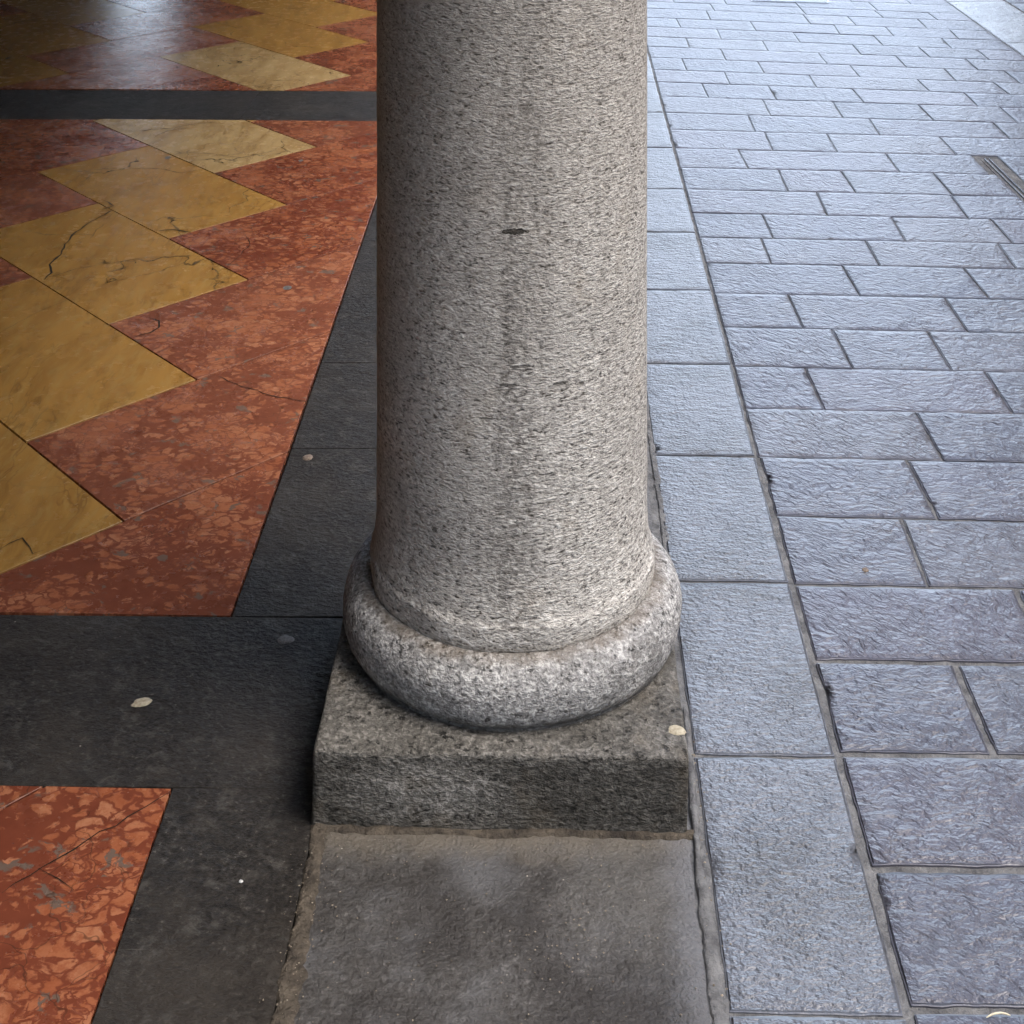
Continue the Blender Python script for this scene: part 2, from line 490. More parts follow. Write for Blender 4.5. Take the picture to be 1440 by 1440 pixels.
def mk_yellow():
    m = Mat('yellow_marble', .32, .38)
    sh = m.shuffled()
    st = m.mapping(m.warp(sh, 3, .10), rot=(0, 0, R(-45)), scale=(1, .22, 1))
    big = m.noise(m.warp(st, 9, .06), 19, 6, .65)
    fin = m.noise(st, 70, 4, .65)
    var = m.math('FRACT', m.math('MULTIPLY', m.rnd(), 9.13))
    base = m.mix(m.rng(var, .70, .82), (.405, .218, .056), (.49, .345, .165))
    col = m.mix(m.rng(big, .40, .66, 0, .9), base, m.mix(.5, base, (.19, .085, .02)))
    col = m.mix(m.rng(fin, .46, .68, 0, .5), col, (.42, .28, .10))
    vn = m.math('ABSOLUTE', m.math('SUBTRACT', m.noise(m.warp(st, 12, .05), 13, 4, .6), .5))
    col = m.mix(m.math('MULTIPLY', m.rng(vn, .022, .0, 0, .55), m.rng(m.noise(sh, 5, 3), .4, .6)), col, (.15, .072, .02))
    clo = m.noise(sh, 6, 4, .6)
    col = m.mix(m.rng(clo, .5, .7, 0, .35), col, (.30, .155, .045))
    cr = cracks(m, sh, 2.3, .008, .53)
    cr2 = m.math('MULTIPLY', cracks(m, m.mapping(sh, loc=(5, 3, 0)), 9, .02, .54), m.math('ADD', .25, m.math('MULTIPLY', m.rng(var, .7, .82), .6)))
    cc = m.math('MAXIMUM', cr, cr2)
    col = m.mix(m.math('MULTIPLY', cc, .9), col, (.055, .036, .016))
    bl = m.rng(m.noise(m.mapping(sh, loc=(2, 8, 0)), 11, 3, .7), .70, .78, 0, .25)
    col = m.mix(bl, col, (.48, .39, .24))
    pits = m.rng(m.noise(m.mapping(sh, rot=(0, 0, .4), scale=(40, 120, 40)), 1, 4, .7), .25, .18)
    col = m.mix(m.math('MULTIPLY', pits, .15), col, (.08, .05, .02))
    h = m.math('SUBTRACT', m.math('MULTIPLY', fin, .3), m.math('MULTIPLY', pits, .12))
    n0 = m.bump(m.noise(sh, 4, 3), .004, .5)
    return m.done(col, m.bump(h, .0013, .7, n0), m.math('ADD', .17, m.math('MULTIPLY', m.noise(sh, 25, 4), .18)))
M_YELLOW = mk_yellow()

def plain(name, c1, c2, scale=20, rough=.8, spec=.3, bump=.002, bscale=120, metallic=0.0):
    m = Mat(name, rough, spec)
    f = m.noise(m.co, scale, 5, .65)
    col = m.ramp(f, (.35, c1), (.65, c2))
    m.b.inputs['Metallic'].default_value = metallic
    return m.done(col, m.bump(m.noise(m.co, bscale, 4, .6), bump, .9))
M_MORTAR = plain('grey_mortar', (.085, .085, .088), (.20, .20, .20), 26, .8, .2, .006, 120)
M_GROUT = plain('dark_grout', (.010, .008, .006), (.022, .018, .014), 30, .9, .2)
M_DIRT = plain('brown_dirt_mortar', (.04, .034, .029), (.125, .105, .082), 30, .92, .15, .010, 110)
M_CRACK = plain('crack_grout', (.012, .01, .008), (.03, .024, .018), 60, .9, .1)
M_GROUND = plain('street_ground', (.10, .10, .105), (.17, .165, .16), 3, .8, .3)
M_GUM = plain('pale_gum', (.30, .26, .18), (.50, .45, .34), 160, .6, .3, .002, 300)
M_GUMGREY = plain('grey_gum', (.10, .095, .09), (.17, .16, .15), 200, .7, .3, .002, 300)
M_GUMTAN = plain('tan_gum', (.13, .10, .08), (.26, .20, .155), 160, .7, .3, .002, 300)
M_CHIP = plain('white_chip', (.45, .45, .46), (.62, .62, .62), 200, .6, .3)
M_GRIT = plain('pale_grit', (.07, .052, .036), (.42, .36, .28), 130, .75, .3)
M_STRAW = plain('pale_straw', (.62, .54, .38), (.75, .68, .52), 90, .5, .4)
M_STEEL = plain('dull_steel', (.33, .34, .36), (.5, .51, .53), 60, .33, .5, .0006, 200, .85)
M_HOLE = plain('dark_hole', (.006, .006, .006), (.012, .012, .012), 50, .9, .1)
M_PLASTER = plain('ochre_plaster', (.30, .24, .17), (.38, .31, .22), 2.5, .9, .2)
M_VAULT = plain('vault_plaster', (.30, .27, .22), (.38, .34, .28), 2.5, .9, .2)
M_GLASS = plain('window_glass', (.02, .022, .025), (.035, .038, .042), 2, .08, .5, .0001)
M_FRAME = plain('stone_window_frame', (.34, .32, .29), (.42, .40, .37), 12, .8, .3)

# ------------------------------------------------------------------ column
CX, CY = 0.0, 2.400
ROT = -R(1.6)
col = thing('stone_column', 'round grey granite column with a thick rounded base ring on a dark square plinth', 'column', (CX, CY, 0))

def lathe(prof, seg, disp):
    v, f = [], []
    for (r, z) in prof:
        for i in range(seg):
            a = 2 * math.pi * i / seg
            d = disp(math.cos(a), math.sin(a), r, z)
            v.append(((r + d) * math.cos(a), (r + d) * math.sin(a), z))
    n = len(prof)
    for j in range(n - 1):
        for i in range(seg):
            k = (i + 1) % seg
            f.append((j * seg + i, j * seg + k, (j + 1) * seg + k, (j + 1) * seg + i))
    f.append(tuple(range(seg - 1, -1, -1)))
    f.append(tuple((n - 1) * seg + i for i in range(seg)))
    return v, f

RS = .2163
prof = [(.2240, .196), (.2262, .199), (.2275, .203)]
prof += [(.2278 + .0004 * math.sin(t), .206 + .026 * t / 4) for t in range(5)]
prof += [(.2270, .2345), (.2252, .238), (.2235, .2405)]
for t in range(1, 15):                                  # apophyge: hollow curve into the shaft
    a = t / 14
    prof.append((RS + .0072 * (1 - a) ** 2.3, .2405 + .085 * a))
for t in range(1, 100):
    z = .3255 + 1.99 * t / 99
    prof.append((RS - .0008 * max(0, z - 1.2), z))
def sdisp(c, s, r, z):
    k = .0009 * noise.noise(Vector((c * 2.2, s * 2.2, z * 7))) + .0007 * noise.noise(Vector((c * 9, s * 9, z * 40)))
    if z < .245:
        k += .0028 * noise.noise(Vector((c * 3.5, s * 3.5, z * 10))) - .0035 * max(0, noise.noise(Vector((c * 7 + 3, s * 7, z * 25))) - .25)
    return k
v, f = lathe(prof, 192, sdisp)
shaft = link('shaft', mesh_from('shaft', v, f, True), M_SHAFT, col)

tp = []
z0, z1, rm = .106, .2015, .2705
zc, hz = .150, .049
tp += [(.255, z0 - .004), (.2565, z0 + .001), (.2555, z0 + .005), (.2545, z0 + .0075)]
for t in range(0, 33):
    a = -R(64) + (R(64) + R(88)) * t / 32
    k = .043 if a < 0 else .0505
    tp.append((.229 + .0415 * max(0.02, math.cos(a)) ** (.48 if a < 0 else .86), zc + k * math.sin(a)))
tp += [(.2285, .2002), (.222, .1995)]
def tdisp(c, s, r, z):
    return .0022 * noise.noise(Vector((c * 2.5 + 5, s * 2.5, z * 8))) + .0011 * noise.noise(Vector((c * 10, s * 10, z * 40))) - .004 * max(0, noise.noise(Vector((c * 5 + 2.4, s * 5, z * 18))) - .38)
v, f = lathe(tp, 192, tdisp)
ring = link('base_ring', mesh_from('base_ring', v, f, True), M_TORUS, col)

# plinth: hand cut block, worn arrises
def plinth_mesh():
    hw, d0, d1, h = .2645, -.303, .182, .106
    N = 46
    g = Geo()
    def round_pt(x, y, z):
        p = Vector((x, y, z))
        r = .004 + .005 * max(0, n3(x * 6, y * 6, z * 6 + 2))
        if z > h - 1e-6 or True:
            q = Vector((min(max(x, -hw + r), hw - r), min(max(y, d0 + r), d1 - r), min(z, h - r)))
            dv = p - q
            if dv.length > 1e-9 and dv.length > r:
                p = q + dv.normalized() * r
        a = .0022 * n3(x * 7, y * 7, z * 9) + .0016 * n3(x * 26, y * 26, z * 26)
        nn = Vector((1 if x > hw - .012 else (-1 if x < -hw + .012 else 0), -1 if y < d0 + .012 else (1 if y > d1 - .012 else 0), 1 if z > h - .01 else 0))
        if nn.length:
            p += nn.normalized() * a
        chip = max(0, n3(x * 9 + 4, y * 9, z * 9) - .3)
        if z > h - .012 and (y < d0 + .012 or x > hw - .012):
            p.z -= chip * .012
        # slight batter and skew of the hand cut block
        p.x += -.003 * (h - p.z) / h * (1 if x > 0 else 1) 
        return p
    def face(fn):
        vs = [round_pt(*fn(i / N, j / N)) for j in range(N + 1) for i in range(N + 1)]
        fs = [(j * (N + 1) + i, j * (N + 1) + i + 1, (j + 1) * (N + 1) + i + 1, (j + 1) * (N + 1) + i) for j in range(N) for i in range(N)]
        g.add(vs, fs)
    zb = -.02
    def sp(t):                                           # denser near both ends
        return .5 - .5 * math.cos(math.pi * t)
    face(lambda u, v_: (lerp(-hw, hw, sp(u)), lerp(d0, d1, sp(v_)), h))
    face(lambda u, v_: (lerp(-hw, hw, sp(u)), d0, lerp(zb, h, v_ ** .8)))
    face(lambda u, v_: (lerp(hw, -hw, sp(u)), d1, lerp(zb, h, v_ ** .8)))
    face(lambda u, v_: (-hw, lerp(d1, d0, sp(u)), lerp(zb, h, v_ ** .8)))
    face(lambda u, v_: (hw, lerp(d0, d1, sp(u)), lerp(zb, h, v_ ** .8)))
    me = mesh_from('plinth', g.v, g.f, True)
    bm = bmesh.new()
    bm.from_mesh(me)
    bmesh.ops.remove_doubles(bm, verts=bm.verts, dist=.0002)
    bmesh.ops.recalc_face_normals(bm, faces=bm.faces)
    bm.to_mesh(me)
    bm.free()
    return me
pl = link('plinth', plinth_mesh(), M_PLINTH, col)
pl.rotation_euler.z = ROT
pl.location.x = -.008

def xA(y): return -.481 + .0262 * (y - 2.583) + (.0 if y > 2.6 else -.004)   # floor field / side band edge
def xB(y): return .4845 + .0262 * (y - 2.25)                        # kerb / street paving
def xK(y): return .275 + .0262 * (y - 2.25)                         # kerb inner edge
def xS(y): return .2475 + .0262 * (y - 2.1)                         # threshold slab outer edge
def xL(y): return -.279 + .0262 * (y - 2.1)                         # threshold slab inner edge

# ------------------------------------------------------------------ ground, beds
g = Geo()
S = 400
g.add([(-S, -S, -.06), (S, -S, -.06), (S, S, -.06), (-S, S, -.06)], [(0, 1, 2, 3)])
g.obj('ground', M_GROUND, kind='structure')
g = Geo()
nx, ny = 150, 220
vs = []
for j in range(ny + 1):
    for i in range(nx + 1):
        x, y = lerp(.236, 2.9, i / nx), lerp(-.6, 9.5, j / ny)
        far_ = min(1, max(0, (y - 2.6) / .6)) * (0 if abs(x - xB(y) - .006) < .022 else 1)
        vs.append((x, y, -.0029 - .0003 * far_ + .0005 * n3(x * 14, y * 14) + .0004 * n3(x * 50, y * 50)))
g.add(vs, [(j * (nx + 1) + i, j * (nx + 1) + i + 1, (j + 1) * (nx + 1) + i + 1, (j + 1) * (nx + 1) + i) for j in range(ny) for i in range(nx)])
g.obj('mortar_bed', M_MORTAR, smooth=True, kind='structure')

# ------------------------------------------------------------------ arcade floor
floor_bed = Geo()
floor_bed.add([(-6.2, -3, -.012), (.05, -3, -.012), (.35, 14, -.012), (-6.2, 14, -.012)], [(0, 1, 2, 3)])
bed = floor_bed.obj('arcade_floor', M_GROUT, kind='structure')
Wt = .4185
phi = R(-45 - 1.5)
e1 = Vector((math.cos(phi), math.sin(phi)))
e2 = Vector((math.sin(phi), -math.cos(phi)))             # down-left
red, yel = Geo(), Geo()
SL = -.026
def fieldquad(ya, yb):
    L = -3.85
    return [(L, ya + SL * (L + .5)), (xA(ya), ya + SL * (xA(ya) + .5)), (xA(yb), yb + SL * (xA(yb) + .5)), (L, yb + SL * (L + .5))]
def herring(orig, quad):
    ox, oy = orig
    for j in range(-26, 27):
        for i in range(-26, 27):
            k = (i - j) % 4
            if k == 2:
                u0, u1, v0, v1, G = i, i + 2, j, j + 1, yel
                if oy == 6.222 and (i, j) == (-1, 1):
                    G = red                           # the pattern breaks off in red against the band
            elif k == 1:
                u0, u1, v0, v1, G = i, i + 1, j, j + 2, red
            else:
                continue
            P = []
            for (u, w) in ((u0, v0), (u0, v1), (u1, v1), (u1, v0)):
                p = Vector((ox, oy)) + e1 * (u * Wt) + e2 * (w * Wt)
                P.append((p.x, p.y))
            P = clip(P, quad)
            if len(P) > 2:
                ar = abs(sum(P[a - 1][0] * P[a][1] - P[a][0] * P[a - 1][1] for a in range(len(P)))) / 2
                if ar > .0004:
                    rr = random.random()
                    flat_tile(G, P, random.uniform(-.0004, .0004), rr, gap=random.uniform(.0018, .0028))
yT = 2.583
herring((-.702, 4.655), fieldquad(2.583, 5.563))
herring((-.667, 6.222), fieldquad(5.975, 8.93))
herring((-.64, 9.70), fieldquad(9.34, 12.3))
herring((-.795, 1.50), fieldquad(-.78, 2.180))

def set_tint(G, where, val):
    """give the tile that covers a point its own stone"""
    x, y = where
    i = 0
    while i < len(G.f):
        f0 = G.f[i]
        n = len(f0)
        P = [G.v[k] for k in f0]
        if all((P[(a + 1) % n][0] - P[a][0]) * (y - P[a][1]) - (P[(a + 1) % n][1] - P[a][1]) * (x - P[a][0]) >= 0 for a in range(n)):
            for k in range(i, i + 2 * n + 1):
                G.r[k] = val
            return
        i += 2 * n + 1
def tone(frac, k):                                       # rnd whose FRACT(9.13 r) is frac
    return (k + frac) / 9.13
for (px, py, fr, k) in ((300, 205, .9, 2), (235, 265, .2, 4), (170, 370, .35, 5), (120, 480, .3, 3), (60, 690, .1, 6), (370, 95, .88, 5), (400, 40, .2, 1), (70, 45, .4, 2), (30, 95, .5, 7), (150, 25, .75, 3)):
    p = W(px, py)
    set_tint(yel, (p.x, p.y), tone(fr, k))
red.obj('red_marble_paving', M_RED, bed)
yel.obj('yellow_marble_paving', M_YELLOW, bed)

dark = Geo()
def band(poly, z=-.0003):
    flat_tile(dark, poly, z, random.random(), gap=.0009, bev=.0006)
for (ya, yb, cuts) in ((2.180, 2.583, (-.335, -1.42, -2.6)), (5.563, 5.975, (-1.02, -1.97, -2.9)), (8.93, 9.34, (-.6, -1.9)), (-1.19, -.78, (-1.1, -2.4))):
    xs = [xA(ya) + (.16 if ya < 4 else .0)] + list(cuts) + [-3.85]
    if ya == 2.180:
        xs = [-.281] + [-1.42, -2.6, -3.85]
    for a, b in zip(xs[1:], xs[:-1]):
        ly = lambda x, y: y + SL * .6 * (x + .5)
        band([(a, ly(a, ya)), (b, ly(b, ya)), (b + .012, ly(b, yb)), (a + .012, ly(a, yb))])
ys = [-1.0, .55, 1.62, 2.180, None, 2.583, 3.157, 3.56, 4.35, 5.2, 6.1, 7.0, 8.0, 9.0, 10.5, 12.3]
for ya, yb in zip(ys[:-1], ys[1:]):
    if ya is None or yb is None:
        continue
    xl = lambda y: xL(y) - .002 if y < 2.12 else xL(y) + .0
    band([(xA(ya), ya), (xl(ya), ya), (xl(yb), yb), (xA(yb), yb)])
band([(xA(2.19), 2.19 - .003), (-.2815, 2.18), (-.281, 2.583), (xA(2.583), 2.583)]) if False else None
dark.obj('dark_stone_band', M_DARK, bed)

# cracks and old repairs in the marble
ck = Geo()
def crack(pts, w=.0022, z=.0009):
    P = [W(*p) for p in pts]
    Q = []
    for a, b in zip(P[:-1], P[1:]):
        n = max(1, int((b - a).length / .02))
        for i in range(n):
            q = a.lerp(b, i / n)
            Q.append(q + Vector((n3(q.x * 40, q.y * 40, 1), n3(q.x * 40, q.y * 40, 7), 0)) * .006)
    Q.append(P[-1])
    vs, fs = [], []
    for i, q in enumerate(Q):
        t = (Q[min(i + 1, len(Q) - 1)] - Q[max(i - 1, 0)]).normalized()
        nrm = Vector((-t.y, t.x, 0))
        ww = w * (.45 + 1.1 * abs(n3(q.x * 25, q.y * 25, 4))) * (0.25 if i in (0, len(Q) - 1) else 1)
        vs += [q + nrm * ww + Vector((0, 0, z)), q - nrm * ww + Vector((0, 0, z))]
    for i in range(len(Q) - 1):
        fs.append((2 * i, 2 * i + 1, 2 * i + 3, 2 * i + 2))
    ck.add(vs, fs)
crack([(158, 296), (128, 312), (102, 330), (90, 348), (86, 358), (70, 372), (72, 384), (62, 394)], .0035)
crack([(147, 282), (160, 290), (143, 295)], .003)
crack([(222, 325), (245, 323), (268, 327)], .004)
crack([(62, 392), (110, 378), (150, 371), (200, 363), (270, 360)], .0012)
crack([(0, 468), (60, 436), (100, 420)], .0010)
crack([(305, 528), (330, 540), (380, 556), (436, 566)], .0014)
crack([(155, 275), (190, 264), (235, 257)], .001)
crack([(210, 447), (224, 452), (226, 460), (212, 468), (190, 474)], .0026)
crack([(195, 185), (215, 182), (240, 181), (262, 176), (300, 172)], .003)
crack([(215, 194), (235, 184), (270, 179)], .002)
crack([(245, 214), (290, 216), (340, 222), (395, 210)], .0016)
crack([(265, 40), (283, 46), (300, 48), (318, 44)], .0035)
crack([(0, 772), (30, 758), (48, 778), (62, 774)], .0018)
crack([(345, 330), (352, 345), (335, 362), (318, 376)], .0014)
crack([(300, 104), (325, 96), (342, 92), (372, 94)], .0014)
crack([(365, 116), (395, 122), (380, 126), (355, 119)], .0014)
crack([(0, 1256), (60, 1222), (120, 1184), (180, 1149), (241, 1113)], .0014)
crack([(53, 1223), (80, 1240), (104, 1252)], .0012)
ck.obj('crack', M_CRACK, bed)
# dark plugs set in the marble
for n_, (px, py, a, b) in enumerate(((236, 222, .010, .016), (423, 226, .008, .012), (404, 405, .012, .014), (11, 82, .010, .018))):
    c = W(px, py)
    pg = Geo()
    N = 18
    vs = [(c.x + a * math.cos(2 * math.pi * i / N) * (1 + .25 * n3(i * .9, n_)), c.y + b * math.sin(2 * math.pi * i / N) * (1 + .25 * n3(i * .7, n_ + 5)), .0008) for i in range(N)]
    pg.add(vs, [tuple(range(N))])
    pg.obj('plug', M_GUMGREY if n_ != 3 else M_CRACK, bed)

# ------------------------------------------------------------------ threshold slabs between the columns
g = Geo()
for (ya, yb) in ((-1.0, .55), (.56, 1.38), (1.385, 2.108), (2.66, 3.5), (3.51, 4.5), (4.51, 5.45), (6.1, 7.4), (7.41, 8.8)):
    xi = lambda y: xL(y) + .016 if y < 2.2 else xL(y) + .003
    block(g, [(xi(ya), ya), (xS(ya) - .001, ya), (xS(yb) - .001 + (.012 if ya > 2.2 else 0), yb), (xi(yb), yb)], -.001, .02, .006, .003, .03, random.random(), .0022, .05, .0005)
g.obj('threshold_slab', M_SLAB, smooth=True, kind='structure')

# dirt and mortar round the slab
def ribbon(name, pts, mat, wid, hgt, seed, seg=.008):
    """pts: centre line (x, y, half width, height); a low rough ridge"""
    vs, fs = [], []
    L = []
    for a, b in zip(pts[:-1], pts[1:]):
        A, B = Vector(a[:2]), Vector(b[:2])
        n = max(1, int((B - A).length / seg))
        for i in range(n):
            t = i / n
            L.append((A.lerp(B, t), lerp(a[2], b[2], t), lerp(a[3], b[3], t)))
    L.append((Vector(pts[-1][:2]), pts[-1][2], pts[-1][3]))
    K = 9
    for i, (c, w, h) in enumerate(L):
        d = (L[min(i + 1, len(L) - 1)][0] - L[max(i - 1, 0)][0]).normalized()
        nr = Vector((-d.y, d.x))
        for k in range(K):
            t = k / (K - 1) * 2 - 1
            ww = w * (1 + .5 * n3(c.x * 25, c.y * 25, seed + (3 if t > 0 else 8)) + .4 * n3(c.x * 90, c.y * 90, seed + (3 if t > 0 else 8)))
            p = c + nr * (t * ww)
            z = h * (.6 + .8 * abs(n3(c.x * 20, c.y * 20, seed))) * (1 - abs(t) ** 2.2) + .0022 * n3(p.x * 60, p.y * 60, seed) + .001 * n3(p.x * 170, p.y * 170, seed)
            if abs(t) > .99:
                z = -.008
            vs.append((p.x, p.y, z))
    for i in range(len(L) - 1):
        for k in range(K - 1):
            fs.append((i * K + k, i * K + k + 1, (i + 1) * K + k + 1, (i + 1) * K + k))
    me = mesh_from(name, vs, fs, True)
    bm = bmesh.new()
    bm.from_mesh(me)
    bmesh.ops.recalc_face_normals(bm, faces=bm.faces)
    if sum(f_.normal.z for f_ in bm.faces) < 0:
        bmesh.ops.reverse_faces(bm, faces=bm.faces)
    bm.to_mesh(me)
    bm.free()
    return link(name, me, mat, None, kind='structure')
ribbon('dirt_joint', [(xL(1.2) + .010, 1.2, .020, .003), (xL(1.85) + .012, 1.85, .019, .0035), (xL(2.0) + .011, 2.0, .014, .004), (xL(2.1) + .006, 2.115, .011, .004)], M_DIRT, 0, 0, 2.0)
a_, b_ = W(447, 1168), W(975, 1177)
ribbon('dirt_joint', [(a_.x - .004, a_.y + .006, .009, .004), (lerp(a_.x, b_.x, .5), lerp(a_.y, b_.y, .5) + .006, .011, .004), (b_.x + .002, b_.y + .005, .008, .004)], M_DIRT, 0, 0, 6.0)
ribbon('mortar_joint', [(xS(1.3) + .009, 1.3, .012, .002), (xS(1.8) + .010, 1.8, .013, .003), (xS(1.97) + .011, 1.97, .010, .005), (xS(2.03) + .008, 2.03, .006, .006), (xS(2.2) + .014, 2.2, .007, .007), (xS(2.3) + .02, 2.35, .004, .002)], M_MORTAR, 0, 0, 9.0)
ribbon('mortar_joint', [(xS(2.66) + .022, 2.62, .006, .0005), (xS(2.9) + .024, 2.9, .008, .001), (xS(3.3) + .022, 3.4, .007, .001), (xS(5) + .02, 5.0, .007, .0)], M_MORTAR, 0, 0, 13.0)

# ------------------------------------------------------------------ kerb
g = Geo()
kj = [W(950, y).y for y in (1425, 1062, 817, 640, 511, 407, 326, 265)]
kj = [kj[0] - .45 * k for k in (6, 5, 4, 3, 2, 1)] + kj + [kj[-1] + .437 * k for k in range(1, 13)]
for a, b in zip(kj[:-1], kj[1:]):
    ga = .0028
    sl = -.02
    block(g, [(xK(a), a + ga), (xB(a), a + ga + sl * .21), (xB(b), b - ga + sl * .21), (xK(b), b - ga)], random.uniform(-.0004, .0005), .016, .0035, .0022, .03, random.random(), .0006, .03, .0004)
g.obj('kerb', M_KERB, smooth=True, kind='structure')

# ------------------------------------------------------------------ street paving
def pxB(y):                                              # kerb / paving line in the photo
    return 720 + xB(3360 / (y + 434)) * (y + 434) / 1.6 + 6
rowy = [1, 11, 24, 37, 51, 65, 80.6, 97.5, 115, 135.5, 158, 182, 208, 235, 266, 299, 333, 369, 412, 459.7, 515, 574, 642, 725, 821, 929, 1060, 1221, 1419]
def slope(y):
    T = [(0, .041), (90, .039), (115, .036), (135, .032), (158, .031), (182, .027), (235, .0235), (300, .021), (460, .02), (640, .021), (725, .022), (930, .015), (1060, .014), (1221, .009), (1419, .011)]
    for (a, sa), (b, sb) in zip(T[:-1], T[1:]):
        if a <= y <= b:
            return lerp(sa, sb, (y - a) / (b - a))
    return T[-1][1] if y > 100 else T[0][1]
lines = []
for y in rowy:
    x = pxB(y)
    p, q = W(x, y), W(1440, y + slope(y) * (1440 - x))
    lines.append((p.y, (q.y - p.y) / (q.x - p.x), p.x))
def ly(L, x):
    return L[0] + L[1] * (x - L[2])
joints = {  # row index (between rowy[k] and rowy[k+1]) -> joints as seen in the photo (x top, y top, x bottom, y bottom)
 0: [(997.5, 4, 1003, 12), (1123, 9, 1131.6, 18), (1226, 11.6, 1239, 22), (1303, 16.5, 1315, 25)],
 1: [(992, 14, 996.6, 24), (1129, 20.6, 1136.6, 30), (1190, 21.6, 1201, 33), (1288, 25, 1301, 37.5)],
 2: [(950, 25, 956, 36.6), (1053, 28, 1061, 40), (1172, 34.7, 1179, 46), (1244, 37, 1254, 48), (1333, 40, 1346, 53)],
 3: [(1007, 40, 1013, 53.4), (1113, 43.5, 1123, 57), (1227, 49, 1239, 61), (1323, 53, 1335, 65)],
 4: [(964, 52.5, 969, 65.6), (1070, 55, 1079, 70), (1198, 62, 1210, 75.6), (1290, 64.7, 1304, 77), (1374, 70, 1389, 82)],
 5: [(1013, 68.5, 1020, 83.5), (1150, 74, 1161.6, 88.5), (1259, 78, 1273, 93), (1357.5, 82.5, 1374, 97)],
 6: [(959, 83.5, 964.7, 97.5), (1065, 86.6, 1074, 102), (1195, 92, 1208, 107), (1331, 99.4, 1344, 113), (1414, 101, 1432, 115)],
 7: [(1018, 101, 1025.6, 118), (1138, 106, 1147.5, 122), (1290, 112, 1308, 128.5), (1400, 118, 1415, 129)],
 8: [(988, 120.6, 995.5, 136), (1082, 124, 1092, 140), (1201, 128, 1216.5, 146), (1360, 134, 1376, 150)],
 9: [(1072.5, 141, 1082, 160), (1172, 145, 1185, 165), (1294, 150, 1312, 168)],
 10: [(1051, 161, 1061, 183.6), (1222, 167, 1238, 190), (1397, 173, 1420, 194.5)],
 11: [(1074.5, 185, 1086, 210), (1164, 190.6, 1177.5, 214), (1323, 194.5, 1345, 217)],
 12: [(1037.5, 210, 1051, 235), (1247.5, 218, 1265, 242)],
 13: [(1094, 238, 1107.5, 268), (1183, 241, 1203, 270)],
 14: [(1148, 270, 1160, 297), (1337, 274, 1360, 304.6)],
 15: [(1070.6, 299.5, 1086, 332.5), (1253, 305, 1273, 338)],
 16: [(1070.6, 336, 1084, 371), (1218, 340, 1238, 375), (1405, 344, 1430, 379)],
 17: [(1185, 375, 1210.6, 418), (1360, 383, 1393, 422)],
 18: [(1109.5, 418, 1129, 461), (1335, 428, 1362, 468)],
 19: [(1171.7, 467, 1199, 518), (1306, 469, 1339, 522)],
 20: [(1133, 520, 1158, 574), (1385.6, 523.6, 1424.6, 582)],
 21: [(1290, 584, 1327, 648)],
 22: [(1277, 650, 1317.5, 726)],
 23: [(1269, 732, 1304, 821)],
 24: [(1428, 827, 1475, 929)],
 25: [(1343, 935, 1397, 1060)],
 26: [], 27: []}
XR = 2.24
DR0, DR1 = 1.605, 1.672                                  # slot drain between these
DRY = W(1382, 222).y
rows = []
sp = .2165
near = [lines[-1]]
for k in range(9):
    l = near[-1]
    near.append((l[0] - sp, -.014, l[2] - .005))
far = [lines[0]]
for k in range(24):
    l = far[-1]
    far.append((l[0] + .20, l[1], l[2] + .005))
g = Geo()
def lay_row(Lt, Lb, J, res, g_, x1=XR):
    """Lt far edge, Lb near edge; J joints [(x far, x near)]"""
    dY = Lb[0]
    gap = .0055 if dY < 2.55 else (.0026 if dY < 2.9 else .0014)
    ed = [None] + sorted(J) + [None]
    for a, b in zip(ed[:-1], ed[1:]):
        xt0 = xB(Lt[0]) + (.012 if dY < 3 else .008) if a is None else a[0] + gap
        xb0 = xB(Lb[0]) + (.012 if dY < 3 else .008) if a is None else a[1] + gap
        xt1 = x1 if b is None else b[0] - gap
        xb1 = x1 if b is None else b[1] - gap
        gy = gap
        segs = [(xt0, xb0, xt1, xb1)]
        if ly(Lt, DR0) < DRY + .09:                                 # keep the drain free
            out = []
            for (p0, q0, p1, q1) in segs:
                if p1 > DR0 and p0 < DR1:
                    if p0 < DR0 - .03:
                        out.append((p0, q0, DR0, DR0))
                    if p1 > DR1 + .03:
                        out.append((DR1, DR1, p1, q1))
                else:
                    out.append((p0, q0, p1, q1))
            segs = out
        for (p0, q0, p1, q1) in segs:
            if p1 - p0 < .02:
                continue
            block(g_, [(q0, ly(Lb, q0) + gy), (q1, ly(Lb, q1) + gy), (p1, ly(Lt, p1) - gy), (p0, ly(Lt, p0) - gy)],
                  random.uniform(-.0004, .0005), res, .0035, .0030 if dY < 3.4 else .0018, .03, random.random(), random.uniform(.0003, .0007), random.choice((.016, .02, .026)), .0005, random.uniform(.1, .9))
for k in range(len(rowy) - 1):
    J = []
    for (xa, ya, xb, yb) in joints[k]:
        J.append((W(xa, ya).x, W(xb, yb).x))
    last = max([max(j) for j in J], default=xB(lines[k][0]) + random.uniform(.25, .45))
    edge = 720 * 1.6 / (rowy[k] + 434)
    if not J and last < edge:
        last = edge + .02
        J.append((last, last))
    last = max(last, edge * .98) if k > 20 else last
    while last < XR - .5:
        last += random.uniform(.26, .44)
        J.append((last, last))
    lay_row(lines[k], lines[k + 1], J, .0125 if k > 8 else .017, g)
def rand_joints():
    J, x = [], .55 + random.uniform(.05, .3)
    while x < XR - .18:
        J.append((x, x))
        x += random.uniform(.26, .46)
    return J
for Lb, Lt in zip(near[1:], near[:-1]):
    lay_row(Lt, Lb, rand_joints(), .03, g)
for Lb, Lt in zip(far[:-1], far[1:]):
    lay_row(Lt, Lb, rand_joints(), .03, g)
g.obj('pavement', M_SLATE, smooth=True, kind='structure')

